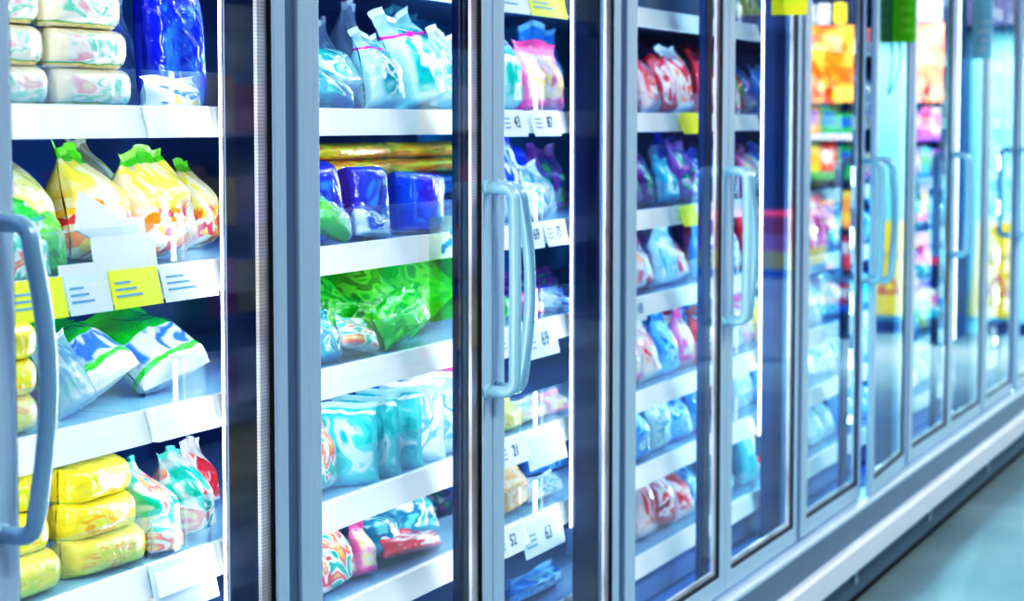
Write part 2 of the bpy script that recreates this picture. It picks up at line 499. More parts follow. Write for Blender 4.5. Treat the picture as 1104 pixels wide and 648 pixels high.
design('sky', 'sky blue bag with pale highlights', (.3, .65, .95), base=(.04, .36, .85), swirl=[(.01, .2, .75), (.3, .75, 1), (.02, .3, .85), (.7, .92, 1)], scale=1.9)
design('multi', 'red, yellow and green bag', (.1, .55, .1), base=(.9, .05, .06), swirl=[(1, .8, .05), (.95, .1, .05), (.05, .5, .1), (1, .85, .7)], scale=1.7, bands=[(.85, 1, (.05, .5, .12))])
design('yelbox', 'long yellow and orange packet', (1, .75, .0), base=(1, .78, .0), swirl=[(1, .60, .0), (.95, .9, .05), (1, .45, .02)], scale=1.4, panel=(0, 1, 0, 1))
design('bluebox', 'royal blue tub pack', (.02, .08, .7), base=(.0, .06, .66), swirl=[(.03, .30, .85), (.0, .04, .5), (.0, .09, .75)], scale=1.3)

# ------------------------------------------------------------------ bag shapes
def sstep(a, b, x):
    t = max(0.0, min(1.0, (x - a) / (b - a)))
    return t * t * (3 - 2 * t)

def bag_surface(w, h, d, kind, seed, crumple, flop, twist):
    off = Vector((seed * 7.31 % 97, seed * 3.17 % 89, seed * 1.7 % 83))
    def S(u, v, side, lift=0.0):
        """u -1..1 across, v 0..1 along; side -1 front, +1 back"""
        if kind == 'pillow':
            g = max(0.0, 1 - abs(2 * v - 1) ** 3.2) ** .55
            hw = w / 2 * (1 - .05 * math.sin(PI * v))
        elif kind == 'brick':
            g = max(0.0, 1 - abs(2 * v - 1) ** 3.4) ** .48
            hw = w / 2 * (.97 + .03 * math.sin(PI * v))
        elif kind == 'tub':
            g = max(0.0, 1 - abs(2 * v - 1) ** 8) ** .4
            hw = w / 2 * (.92 + .08 * v)
        else:
            g = min(1.0, v / .10) ** .5 * (1 - .97 * sstep(.45, .93, v)) if v < .93 else .03
            hw = w / 2 * (1 - .10 * sstep(.0, .3, v) * (1 - v) - .22 * sstep(.6, .9, v) * (1 if kind == 'peak' else .35) + (.10 * sstep(.92, 1, v)))
            if kind == 'peak':
                hw *= 1 - .25 * sstep(.7, 1, v)
        t = d / 2 * max(0.0, 1 - abs(u) ** (5.0 if kind == 'brick' else 2.6)) ** .5 * g
        p = Vector((u * hw, side * (t + lift), v * h))
        # crumpling film: coarse dents, sharp creases, radial gathers below the seals
        q = Vector((p.x / .11, p.y / .14, p.z / .11)) + off
        a = crumple * min(w, h)
        n1 = noise.noise_vector(q * .8)
        n2 = 1 - abs(noise.noise(q * 1.7 + Vector((5, 9, 2)))) * 2
        edge = 1 - .5 * abs(u)
        p += Vector((n1.x * .55, n1.y, n1.z * .5)) * a * .6
        p.y += side * n2 * a * .32 * edge * (g + .1)
        if kind in ('bag', 'peak'):
            gather = sstep(.5, .85, v)
            p.y += math.sin(u * 9 + seed) * a * .35 * gather
            k = sstep(.55, 1, v)
            p.y += flop * h * k * k
            p.z -= abs(flop) * h * .35 * k * k
            p.x += twist * w * k
            if v > .9:
                p.z += a * .6 * math.sin(u * 4 + seed)
        return p
    return S

def sheet(S, us, vs, sides, uvs=True, lift=0.0, mb_uv=None):
    verts, faces, uvl = [], [], []
    for side in sides:
        base = len(verts)
        for v in vs:
            for u in us:
                verts.append(S(u, v, side, lift))
                uvl.append(((u + 1) / 2, v))
        nu = len(us)
        for j in range(len(vs) - 1):
            for i in range(nu - 1):
                f = [base + j * nu + i, base + j * nu + i + 1, base + (j + 1) * nu + i + 1, base + (j + 1) * nu + i]
                faces.append(f if side < 0 else f[::-1])
    return verts, faces, uvl

def mesh_uv(name, verts, faces, uvl, merge=True):
    me = bpy.data.meshes.new(name)
    me.from_pydata([tuple(v) for v in verts], [], faces)
    ul = me.uv_layers.new(name='UVMap')
    for lp in me.loops:
        ul.data[lp.index].uv = uvl[lp.vertex_index]
    for p in me.polygons:
        p.use_smooth = True
    if merge:
        bm = bmesh.new()
        bm.from_mesh(me)
        bmesh.ops.remove_doubles(bm, verts=bm.verts, dist=2e-5)
        bm.to_mesh(me)
        bm.free()
    return me

def lin(a, b, n):
    return [a + (b - a) * i / n for i in range(n + 1)]

ITEMS = []            # (object, words, level, door)
SEED = [0]
NAME = {'pillow': 'frozen_food_pouch', 'brick': 'frozen_food_pouch', 'bag': 'frozen_food_bag', 'peak': 'frozen_food_bag', 'tub': 'frozen_food_tub'}
def make_bag(key, w, h, d, kind='bag', crumple=.07, flop=0.0, twist=0.0, parts=True, seed=None):
    SEED[0] += 1
    seed = seed if seed is not None else SEED[0]
    body_m, seal_m, words = D[key]
    S = bag_surface(w, h, d, kind, seed, crumple, flop, twist)
    res = 18 if parts else 11
    us = [math.sin(x * PI / 2) for x in lin(-1, 1, res)]
    if kind == 'pillow':
        vs = [(1 - math.cos(x * PI)) / 2 for x in lin(0, 1, res)]
    else:
        vs = lin(0, .93 if parts else 1, res)
    if kind in ('tub', 'brick'):
        vs = [(1 - math.cos(x * PI)) / 2 for x in lin(0, 1, res)]
    o = link(NAME[kind], mesh_uv(NAME[kind], *sheet(S, us, vs, (-1, 1))), body_m)
    if parts and kind in ('bag', 'peak'):
        link('top_seal', mesh_uv('top_seal', *sheet(S, us, lin(.93, 1, 3), (-1, 1))), seal_m, o)
    if parts and kind == 'pillow':
        for va, vb in ((-.035, 0.0), (1.0, 1.035)):
            link('end_seal', mesh_uv('end_seal', *sheet(S, us, (va, vb), (-1,), lift=.0006), merge=False), seal_m, o)
    if kind == 'pillow':        # lie it down: v runs from the shopper's side to the back
        R = Matrix(((1, 0, 0), (0, 0, 1), (0, -1, 0)))
        for ob in [o] + list(o.children):
            for v in ob.data.vertices:
                v.co = R @ v.co
                v.co.y -= h / 2
    return o, words

def settle(o, x, y, z, rx=0.0, ry=0.0, rz=0.0):
    """turn, lower until the lowest point touches z, keep below the shelf above and behind the fence"""
    R = Matrix.Rotation(rz, 4, 'Z') @ Matrix.Rotation(ry, 4, 'Y') @ Matrix.Rotation(rx, 4, 'X')
    obs = [o] + list(o.children)
    pts = [R @ v.co for ob in obs for v in ob.data.vertices]
    lo, hi = min(p.z for p in pts), max(p.z for p in pts)
    tops = [r + .020 for r in RAILZ if r + .02 > z + .01]
    lim = (min(tops) if tops else 2.3) - z - .004
    k = 1.0
    if hi - lo > lim:
        k = lim / (hi - lo)
        for ob in obs:
            for v in ob.data.vertices:
                v.co *= k
    my, My = min(p.y for p in pts) * k, max(p.y for p in pts) * k
    y = max(y, SHELF_Y + .010 - my)
    y = min(y, BACK_Y - .004 - My)
    o.matrix_world = Matrix.Translation((x, y, z - lo * k + .001)) @ R
    return o

DOORW = ['first', 'second', 'third', 'fourth', 'fifth', 'sixth', 'seventh', 'eighth', 'ninth', 'tenth', 'eleventh', 'twelfth']
def reg(o, words, lev, door, cat='bag'):
    ITEMS.append((o, words, lev, door, cat))
    return o

def put(key, x0, x1, ytop, lev, door, depth=.22, d=.075, kind='bag', lean=0.0, yaw=0.0, roll=0.0, crumple=.09, flop=0.0, twist=0.0, parts=True, zoff=0.0, h=None, raw=False):
    """a bag standing on shelf LEV whose face spans photo columns x0..x1 and reaches row ytop"""
    if raw:
        pass
    elif depth < .335:
        depth = SHELF_Y + .014 + d / 2 + (depth - .185) * .28
    elif depth < .6:
        depth = .34 + (depth - .4) * .4
    st = shelf_top(lev)
    dd = depth - d / 2
    A, B = P(x0, ytop, dd), P(x1, ytop, dd)
    cx = (A.x + B.x) / 2
    ang = math.atan2(-CAMP.y + dd, cx)
    w = max(.07, (B.x - A.x) - d * .32 / math.tan(ang))
    C = P((x0 + x1) / 2, ytop, depth)
    hh = h if h else max(.05, (C.z - st - zoff) / max(.5, math.cos(lean)) * 1.03)
    o, words = make_bag(key, w, hh, d, kind, crumple, flop, twist, parts)
    if kind == 'brick':
        o.name = 'frozen_food_bag'
    cx = (P(x0, ytop, dd).x + w / 2 + d * .30 / math.tan(ang))
    settle(o, cx, depth, st + zoff, -lean, roll, yaw)
    return reg(o, words, lev, door)

def brick(key, x0, x1, lev, door, z, th, depth=.195, d=.075, yaw=0.0, parts=True, crumple=.10):
    """a plump block-shaped pouch lying with its printed long side to the shopper"""
    A, B = P(x0, 300, depth - d / 2), P(x1, 300, depth - d / 2)
    o, words = make_bag(key, max(.08, B.x - A.x), th, d, 'brick', crumple, parts=parts)
    S_ = None
    settle(o, (A.x + B.x) / 2, depth, z, 0, 0, yaw)
    return reg(o, words, lev, door)

def lay(key, x0, x1, lev, door, z, th, depth=.26, length=.20, crumple=.035, yaw=0.0, parts=True):
    """a pouch lying flat, its near end spanning columns x0..x1, resting at height z"""
    dd = depth - length / 2
    py = 133
    A, B = P(x0, 300, dd), P(x1, 300, dd)
    w = max(.08, B.x - A.x)
    o, words = make_bag(key, w, length, th, 'pillow', crumple, parts=parts)
    settle(o, (A.x + B.x) / 2, depth, z, 0, 0, yaw)
    return reg(o, words, lev, door)

# === first door =================================================================
s2 = shelf_top(2)
for r, z in enumerate((0, .056, .112)):
    brick('cream', 80 - 6 * r, 156 - 5 * r, 2, 0, s2 + z, .058)
    brick('cream', -14 - 6 * r, 66 - 4 * r, 2, 0, s2 + z, .058, .20)
put('blue', 162, 232, -14, 2, 0, .32, .06, 'brick', .05, 0, 0, .04, .0)
put('blue', 98, 124, -20, 2, 0, .40, .05, 'brick', .0)
put('clear', 120, 160, 2, 2, 0, .40, .08, 'bag', .05, crumple=.1)
put('bluegold', 160, 228, 84, 2, 0, .20, .05, 'bag', .0, crumple=.08, flop=.1)

put('vegpale', 2, 88, 152, 3, 0, .32, .12, 'peak', .18, .1, 0, .07, .1, .1)
put('vegpale', 95, 150, 148, 3, 0, .48, .10, 'peak', .1, 0, 0, .08, .1)
put('veg', 82, 168, 166, 3, 0, .30, .12, 'peak', .22, .15, .12, .07, .05, -.1)
put('veg', 148, 232, 164, 3, 0, .28, .12, 'peak', .15, -.1, -.08, .07, .05, .1)
put('veg', 205, 245, 172, 3, 0, .42, .10, 'peak', .1, 0, .1, .08, .1)
put('green', 6, 92, 212, 3, 0, .215, .07, 'bag', .1, .1, 0, .09, .1)
put('tealmix', 4, 64, 238, 3, 0, .180, .035, 'bag', .05, 0, 0, .05, .0)

put('greentop', 84, 172, 330, 4, 0, .30, .08, 'bag', 1.0, -.1, -.32, .04, .0, h=.165)
put('greentop', 168, 246, 322, 4, 0, .30, .08, 'bag', .95, -.1, -.16, .04, .0, h=.17)
put('bluegold', 60, 128, 350, 4, 0, .46, .09, 'bag', .4, 0, .1, .06)
put('clear', 68, 120, 372, 4, 0, .30, .05, 'bag', .4, 0, -.2, .08)
s4 = shelf_top(4)
for r in range(3):
    brick('yellow', -40, 50, 4, 0, s4 + .050 * r, .054, .20)

s5 = shelf_top(5)
for r, sh in enumerate((0, -4, -6)):
    brick('yellow', 92 + sh * 2, 162 + sh * 2, 5, 0, s5 + .051 * r, .056, .205 + .012 * r, .085, yaw=.08 * (r - 1))
    brick('yellow', -20 + sh, 74 + sh * 4, 5, 0, s5 + .051 * r, .056, .205 + .03 * r, .085, yaw=-.06 * r)
put('tealmix', 150, 205, 492, 5, 0, .26, .12, 'peak', .12, .2, .05, .09, .05)
put('tealmix', 190, 246, 480, 5, 0, .25, .12, 'peak', .05, -.1, -.05, .09, .08)
put('redwhite', 205, 245, 470, 5, 0, .42, .10, 'bag', .05)
put('sky', 120, 170, 500, 5, 0, .48, .10, 'bag', .0)
put('pink', 110, 170, 622, 6, 0, .32, .09, 'bag', .2)
put('cream', 180, 240, 612, 6, 0, .30, .09, 'bag', .2)

# === second door ================================================================
put('redwhite', 20, 70, 392, 4, 0, .40, .08, 'bag', .1)
put('green', 78, 108, 384, 4, 0, .40, .06, 'bag', .3, 0, -.2, .08)
put('tealmix', 168, 206, 560, 5, 0, .185, .05, 'bag', .1, 0, .1, .09)
put('teal', 342, 420, 54, 2, 1, .26, .11, 'bag', .55, .15, 0, .09, .05)
put('teal', 402, 448, 36, 2, 1, .25, .10, 'bag', .15, 0, .05, .10, .08)
put('teal', 432, 498, 18, 2, 1, .25, .11, 'bag', .1, .1, -.1, .10, .1)
put('tealdark', 345, 392, 86, 2, 1, .205, .05, 'bag', .2, 0, .2, .08)
put('clear', 345, 372, 24, 2, 1, .45, .09, 'peak', .0, crumple=.1)
put('clear', 370, 408, 6, 2, 1, .45, .09, 'peak', .0, crumple=.1)
put('tealdark', 415, 470, 8, 2, 1, .50, .09, 'bag', .0, crumple=.1)
put('icewhite', 470, 512, 40, 2, 1, .22, .08, 'bag', .1, 0, .1, .1)

s3 = shelf_top(3)
put('bluebox', 340, 386, 184, 3, 1, .27, .09, 'tub', .1, .1, -.15, .03)
put('bluebox', 388, 432, 182, 3, 1, .27, .09, 'tub', .08, 0, .0, .03)
put('bluebox', 436, 492, 190, 3, 1, .26, .09, 'tub', .05, 0, .05, .03)
put('bluewhite', 350, 388, 218, 3, 1, .20, .05, 'bag', .2, 0, .3, .09)
put('green', 338, 386, 222, 3, 1, .185, .045, 'bag', .3, 0, .35, .1)
put('bluewhite', 388, 430, 226, 3, 1, .195, .05, 'bag', .15, 0, .1, .09)
zy = P(420, 190, .33).z - s3
for r in range(2):
    brick('yelbox', 348, 432, 3, 1, s3 + zy + .034 * r, .033, .375, .08)
    brick('yelbox', 436, 520, 3, 1, s3 + zy + .034 * r, .033, .375, .08)
for r in range(2):
    for c in range(2):
        brick('bluebox', 350 + 84 * c, 430 + 84 * c, 3, 1, s3 + zy / 2 * r, zy / 2 - .001, .375, .08, parts=False)

for k in range(3):
    put('green', 338 + 52 * k, 404 + 52 * k, 306 - 10 * k, 4, 1, .235, .04, 'bag', .70, -.1, -.50 + .05 * k, .022, h=.19, raw=True)
    put('green', 330 + 54 * k, 398 + 54 * k, 300 - 10 * k, 4, 1, .34, .04, 'bag', .55, -.1, -.55 + .05 * k, .022, h=.20, raw=True)
put('tealdark', 345, 380, 340, 4, 1, .22, .05, 'bag', .3, 0, .1, .08)
put('tealmix', 372, 420, 352, 4, 1, .20, .05, 'bag', .4, 0, .2, .08)
put('green', 420, 478, 330, 4, 1, .205, .05, 'bag', .4, 0, -.2, .09)

put('tealmix', 330, 374, 440, 5, 1, .25, .08, 'bag', .15, .0, .15, .06)
for k, key in enumerate(('cyan', 'cyan', 'cyan', 'icewhite', 'icewhite', 'pink')):
    put(key, 360 + 25 * k, 402 + 24 * k, 438 - 8 * k, 5, 1, .25, .032, 'bag', .10, -.72, .03, .03)
put('icewhite', 345, 400, 425, 5, 1, .44, .08, 'bag', .1)
put('sky', 410, 480, 402, 5, 1, .46, .08, 'bag', .1)

put('redwhite', 332, 366, 578, 6, 1, .25, .08, 'bag', .15, 0, .1, .07)
put('tealmix', 352, 398, 562, 6, 1, .25, .07, 'bag', .25, 0, -.1, .07)
put('pink', 384, 412, 562, 6, 1, .27, .07, 'bag', .1, 0, .1, .07)
put('tealdark', 398, 450, 546, 6, 1, .28, .10, 'bag', .4, .1, .1, .08)
put('tealdark', 430, 492, 528, 6, 1, .27, .10, 'bag', .5, -.1, .1, .08)
put('red', 420, 490, 585, 6, 1, .20, .06, 'bag', .4, 0, .1, .09)
put('sky', 370, 420, 548, 6, 1, .44, .09, 'bag', .1)
put('purple', 440, 500, 520, 6, 1, .46, .09, 'bag', .1)

# === third door =================================================================
put('teal', 534, 574, 22, 2, 2, .25, .10, 'bag', .05, .1, 0, .1, .05)
put('pink', 562, 622, 48, 2, 2, .26, .09, 'bag', .05, 0, 0, .05)
put('sky', 560, 620, 20, 2, 2, .46, .09, 'bag', .0)
put('bluewhite', 532, 574, 128, 3, 2, .25, .10, 'peak', .0, 0, .05, .09)
put('icewhite', 560, 618, 178, 3, 2, .24, .10, 'bag', .2, .1, 0, .1)
put('purple', 575, 620, 160, 3, 2, .44, .09, 'bag', .0)
put('bluebox', 540, 575, 160, 3, 2, .46, .09, 'tub', .0)
put('green', 530, 562, 318, 4, 2, .23, .07, 'bag', .2, 0, -.2, .08)
put('pink', 566, 594, 322, 4, 2, .23, .06, 'bag', .1, 0, .1, .06)
put('bluewhite', 588, 622, 318, 4, 2, .23, .06, 'bag', .1, 0, .1, .06)
put('purple', 545, 615, 290, 4, 2, .46, .09, 'bag', .0)
put('yellow', 534, 572, 426, 5, 2, .24, .08, 'bag', .1, 0, 0, .06)
put('cream', 560, 600, 432, 5, 2, .24, .08, 'bag', .2, 0, 0, .06)
put('pink', 590, 622, 430, 5, 2, .24, .07, 'bag', .2, 0, 0, .06)
put('orange', 540, 582, 506, 6, 2, .25, .08, 'bag', .1, 0, -.15, .05)
put('pink', 524, 550, 510, 6, 2, .21, .05, 'bag', .1, 0, .0, .05)
put('sky', 575, 622, 500, 6, 2, .42, .09, 'bag', .1)
put('icewhite', 576, 618, 545, 6, 2, .23, .07, 'bag', .3, 0, 0, .08)
put('sky', 560, 620, 628, 7, 2, .30, .08, 'bag', .3)

# === fourth door onwards: front rows, then what shows behind them =================
def fill(door, lev, keys, x0=None, depth=.205, hs=(.13, .19), parts=False, back=None, lean=(.05, .35)):
    """a row of bags along one door's stretch of a shelf"""
    k_ = 1 + (depth - .03) / -CAMP.y          # the stretch of shelf one looks at through this door
    a = (POSTS[door] + .05) * k_
    b = (POSTS[door + 1] - .05) * k_
    n = len(keys)
    st = shelf_top(lev)
    for k, key in enumerate(keys):
        w = (b - a) / n * random.uniform(.86, .93)
        d = random.uniform(.06, .085)
        o, words = make_bag(key, w, random.uniform(*hs) * 1.2, d, random.choice(('bag', 'bag', 'peak')), random.uniform(.06, .1),
                            random.uniform(-.05, .12), random.uniform(-.1, .1), parts)
        settle(o, a + (b - a) * (k + .5) / n, depth + random.uniform(-.015, .015), st, -random.uniform(*lean), random.uniform(-.08, .08), random.uniform(-.15, .15))
        reg(o, words, lev, door)

fill(3, 2, ['red', 'redwhite', 'red', 'redwhite', 'red'], hs=(.13, .18), parts=True)
fill(3, 2, ['red', 'purple', 'red', 'red'], depth=.42, hs=(.17, .21))
fill(3, 3, ['purple', 'purple', 'tealdark', 'purple', 'bluewhite'], hs=(.10, .14), parts=True)
fill(3, 4, ['redwhite', 'red', 'icewhite', 'redwhite', 'sky'], hs=(.12, .16), parts=True)
fill(3, 4, ['sky', 'pink', 'purple'], depth=.36, hs=(.16, .18))
fill(3, 3, ['tealdark', 'bluewhite', 'purple'], depth=.36, hs=(.14, .17))
fill(3, 5, ['sky', 'redwhite', 'sky'], depth=.36, hs=(.14, .17))
fill(3, 6, ['sky', 'bluewhite', 'sky'], depth=.36, hs=(.12, .15))
fill(3, 7, ['sky', 'red', 'sky'], depth=.36, hs=(.15, .18))
fill(3, 5, ['pink', 'redwhite', 'sky', 'pink', 'red'], hs=(.11, .15), parts=True)
fill(3, 6, ['sky', 'icewhite', 'sky', 'sky'], hs=(.11, .14), parts=True)
fill(3, 7, ['red', 'redwhite', 'red', 'redwhite', 'sky'], hs=(.13, .17), parts=True)
fill(4, 2, ['multi', 'bluewhite', 'sky', 'purple'], hs=(.12, .16), parts=True)
fill(4, 1, ['bluewhite', 'purple', 'sky', 'orange'], hs=(.13, .17))
fill(4, 3, ['sky', 'pink', 'bluewhite', 'icewhite'], hs=(.12, .16))
fill(4, 4, ['sky', 'red', 'red', 'yellow'], hs=(.12, .16))
fill(4, 5, ['icewhite', 'pink', 'yellow', 'icewhite'], hs=(.11, .14))
fill(4, 6, ['pink', 'icewhite', 'sky', 'icewhite'], hs=(.11, .14))
fill(4, 7, ['cyan', 'cyan', 'redwhite', 'yellow'], hs=(.13, .18))
fill(5, 2, ['sky', 'bluewhite', 'multi', 'purple'], hs=(.12, .17))
fill(5, 3, ['bluewhite', 'orange', 'multi', 'red'], hs=(.12, .17))
fill(5, 4, ['red', 'purple', 'tealdark'], hs=(.12, .16))
fill(5, 5, ['icewhite', 'sky', 'icewhite', 'cyan'], hs=(.11, .14))
fill(5, 6, ['sky', 'icewhite', 'sky'], hs=(.11, .14))
fill(5, 7, ['redwhite', 'icewhite', 'icewhite', 'sky'], hs=(.12, .16))
for dr in (6, 7, 8, 9):
    fill(dr, 2, random.sample(['icewhite', 'pink', 'sky', 'redwhite'], 3), hs=(.12, .16))
    fill(dr, 3, random.sample(['purple', 'pink', 'icewhite', 'multi'], 3), hs=(.12, .16))
    fill(dr, 4, random.sample(['sky', 'cyan', 'bluewhite', 'icewhite'], 3), hs=(.12, .16))
    fill(dr, 5, random.sample(['sky', 'cyan', 'icewhite', 'pink'], 3), hs=(.11, .14))
    fill(dr, 6, random.sample(['sky', 'cyan', 'icewhite', 'yellow'], 3), hs=(.11, .14))
    fill(dr, 7, random.sample(['sky', 'redwhite', 'icewhite', 'cyan'], 3), hs=(.12, .16))

# ------------------------------------------------------------------ labels for the stock
LEVW = {0: 'topmost', 1: 'upper', 2: 'eye-level', 3: 'first below eye level', 4: 'third-highest', 5: 'fourth-highest', 6: 'lower', 7: 'lowest'}
LEVW = {1: 'shelf over eye level', 2: 'eye-level shelf', 3: 'first shelf under eye level', 4: 'second shelf under eye level', 5: 'third shelf under eye level',
        6: 'fourth shelf under eye level', 7: 'bottom shelf'}
ORD = ['first', 'second', 'third', 'fourth', 'fifth', 'sixth', 'seventh', 'eighth', 'ninth', 'tenth', 'eleventh', 'twelfth']
SHORT = {'cream pillow bag with thin green stripe': 'cream green-striped pouch', 'glossy deep blue bag': 'glossy deep blue bag', 'clear crinkled plastic bag': 'clear crinkled bag',
         'white bag with blue and orange print': 'blue-and-orange printed bag', 'vegetable bag with green crimped top': 'green-topped vegetable bag',
         'pale vegetable bag with clear peaked top': 'pale peaked vegetable bag', 'bright green glossy bag': 'bright green bag', 'white bag with green top and blue script': 'white green-topped bag',
         'yellow pouch with orange and green print': 'yellow printed pouch', 'white and teal bag with red and orange food print': 'white-teal-red printed bag',
         'crumpled white bag with teal print': 'crumpled white-and-teal bag', 'dark teal bag with white swirl': 'dark teal swirled bag', 'cyan upright packet with clear top seam': 'upright cyan packet',
         'icy white packet with pale blue print': 'icy white packet', 'pink bag with yellow centre print': 'pink printed bag', 'white bag with red swirl print': 'white red-swirled bag',
         'deep red bag with white flash': 'deep red bag', 'orange bag with peach print': 'orange bag', 'dark violet bag with green flecks': 'dark violet bag',
         'white bag with royal blue print': 'white blue-printed bag', 'sky blue bag with pale highlights': 'sky blue bag', 'red, yellow and green bag': 'red-yellow-green bag',
         'long yellow and orange packet': 'long yellow packet', 'royal blue tub pack': 'royal blue pack'}
by = {}
for it in ITEMS:
    by.setdefault((it[1], it[2], it[3]), []).append(it)
for (words, lev, door), its in by.items():
    its.sort(key=lambda it: (round(it[0].matrix_world.translation.x / .06), it[0].matrix_world.translation.z))
    where = f'{LEVW[lev]}, {DOORW[door]} door'
    for k, it in enumerate(its):
        o = it[0]
        if len(its) == 1:
            lab = f'{SHORT[words]} on {where}'
        else:
            rows = sorted({round(i[0].matrix_world.translation.z, 2) for i in its})
            lab = f'{SHORT[words]}, {ORD[k]} from near end, {where}'
            if o.name.startswith('frozen_food_pouch'):
                z = o.matrix_world.translation.z
                same = [i for i in its if abs(i[0].matrix_world.translation.x - o.matrix_world.translation.x) < .11]
                same.sort(key=lambda i: i[0].matrix_world.translation.z)
                pos = [i[0].name for i in same].index(o.name)
                lv = {1: ['only'], 2: ['lower', 'upper'], 3: ['bottom', 'middle', 'top']}.get(len(same), ORD)[pos]
                xs = sorted(i[0].matrix_world.translation.x for i in its)
                side = 'near' if o.matrix_world.translation.x < (xs[0] + xs[-1]) / 2 else 'far'
                if xs[-1] - xs[0] < .11:
                    lab = f'{SHORT[words]}, {lv} of its stack, {where}'
                else:
                    lab = f'{SHORT[words]}, {lv} of {side} stack, {where}'
        n = 'pouch' if 'pouch' in o.name else ('pack' if 'tub' in o.name else 'bag')
        tag(o, lab, n, f'frozen food on {LEVW[lev]} behind {DOORW[door]} door')

# ------------------------------------------------------------------ price tags and cards
TXTN = [0]
def text_part(s, size, mat, parent, loc, name='price_text', rot=(PI / 2, 0, 0)):
    cu = bpy.data.curves.new(name, 'FONT')
    cu.body = s
    cu.size = size
    cu.extrude = .0002
    cu.align_x = 'CENTER'
    cu.align_y = 'CENTER'
    t = bpy.data.objects.new('lettering', cu)
    COL.objects.link(t)
    bpy.context.view_layer.update()
    me = bpy.data.meshes.new_from_object(t.evaluated_get(bpy.context.evaluated_depsgraph_get()))
    bpy.data.objects.remove(t)
    me.materials.clear()
    o = link(name, me, mat, parent)
    o.location = loc
    o.rotation_euler = rot
    return o

def price_tag(x0, x1, lev, mat, label, txt=None, y=None, zlo=-.006, zhi=.05, tilt=-.22, lines=True, name='price_tag', group='price tags on the shelf rails'):
    """a card in the rail, spanning photo columns x0..x1"""
    rz = RAILZ[lev]
    y = SHELF_Y - .024 if y is None else y
    yy = 133 + (EYE - rz - .02) * 600
    A, B = P(x0, yy, y), P(x1, yy, y)
    w = B.x - A.x
    h = zhi - zlo
    o = MB().box(-w / 2, w / 2, 0, .0012, 0, h).build(name, mat)
    o.location = ((A.x + B.x) / 2, y, rz + zlo)
    o.rotation_euler = (tilt, 0, 0)
    if txt:
        text_part(txt, h * .62, M_INK, o, (w * .12, -.0008, h * .52))
    if lines:
        m = MB()
        for k in range(3):
            m.box(-w * .42, -w * (.18 if txt else -.1 + .1 * k), -.0006, -.0001, h * (.3 + .17 * k), h * (.36 + .17 * k))
        m.build('printed_lines', M_INKB, o)
    return tag(o, label, 'price tag', group)

price_tag(14, 74, 3, M_LIME, 'lime yellow price tag on rail beside the near door handle, first door', None)
price_tag(76, 122, 3, M_PALE, 'pale blue price tag between two lime tags, first door', None)
price_tag(124, 176, 3, M_LIME, 'lime yellow price tag under the blank white card, first door', None)
price_tag(179, 236, 3, M_WHITE, 'white price tag next to the lime one, at the rail joint, first door', None)
price_tag(170, 236, 5, M_PALE, 'wide pale blank tag hanging below rail end beside yellow pouches, first door', None, zlo=-.03, lines=False)
price_tag(545, 570, 2, M_WHITE, 'white price tag on eye-level rail, near end, third door', '43')
price_tag(578, 606, 2, M_WHITE, 'white price tag on eye-level rail, far end, third door', '87')
price_tag(570, 588, 3, M_WHITE, 'white price tag reading 69, first rail under eye level, third door', '69')
price_tag(592, 614, 3, M_WHITE, 'white price tag reading 75, first rail under eye level, third door', '75')
price_tag(540, 565, 4, M_WHITE, 'white price tag reading 42 behind the paired handles, third door', '42', zlo=-.01)
price_tag(570, 604, 4, M_PALE, 'pale price tag reading 69 hanging low beside handles, third door', '69', zlo=-.028, zhi=.042)
price_tag(540, 570, 5, M_WHITE, 'white price tag reading 21 below yellow bag, third door', '21')
price_tag(572, 612, 5, M_PALE, 'blank pale aqua tag hanging low beside the 21 tag, third door', None, zlo=-.032, zhi=.035, lines=False)
price_tag(538, 567, 6, M_WHITE, 'white price tag reading 52 below orange bag, third door', '52')
price_tag(568, 610, 6, M_PALE, 'pale price tag reading 63 hanging low beside the 52 tag, third door', '63', zlo=-.032, zhi=.035)
price_tag(738, 756, 2, M_YELF, 'small yellow tag on eye-level rail, fourth door', None, lines=False)
price_tag(738, 754, 3, M_LIME, 'small lime tag on first rail under eye level, fourth door', None, lines=False)
price_tag(684, 698, 4, M_WHITE, 'white price tag reading 69 below red-swirled bags, fourth door', '69')
price_tag(542, 572, 1, M_WHITE, 'white paper slip on the high rail, near end, third door', None, zlo=-.008)
price_tag(574, 612, 1, M_LIME, 'lime paper slip on the high rail, far end, third door', None, zlo=-.008)

# loose white cards standing behind the fence of the first door
def card(x0, x1, lev, zlo, zhi, y, mat, label, roll=0.0, name='blank_card'):
    st = shelf_top(lev)
    A, B = P(x0, 270, y), P(x1, 270, y)
    w, h = B.x - A.x, zhi - zlo
    o = MB().box(-w / 2, w / 2, 0, .004, 0, h).build(name, mat)
    o.matrix_world = Matrix.Translation(((A.x + B.x) / 2, y, st + zlo)) @ Matrix.Rotation(roll, 4, 'Y') @ Matrix.Rotation(-.12, 4, 'X')
    return tag(o, label, 'card', 'blank cards at the first door')
card(104, 170, 3, .002, .056, SHELF_Y - .004, M_WHITE, 'large blank white card above the second lime tag, first door')
card(82, 124, 3, .05, .108, SHELF_Y + .012, M_WHITE, 'blank white card tilted to one side above the fence, first door', .35)
card(112, 158, 3, .045, .078, SHELF_Y + .022, M_WHITE, 'low blank white card lying behind the tilted card, first door')
card(66, 104, 3, .001, .022, SHELF_Y - .004, M_WHITE, 'small white card above the pale blue tag, first door')

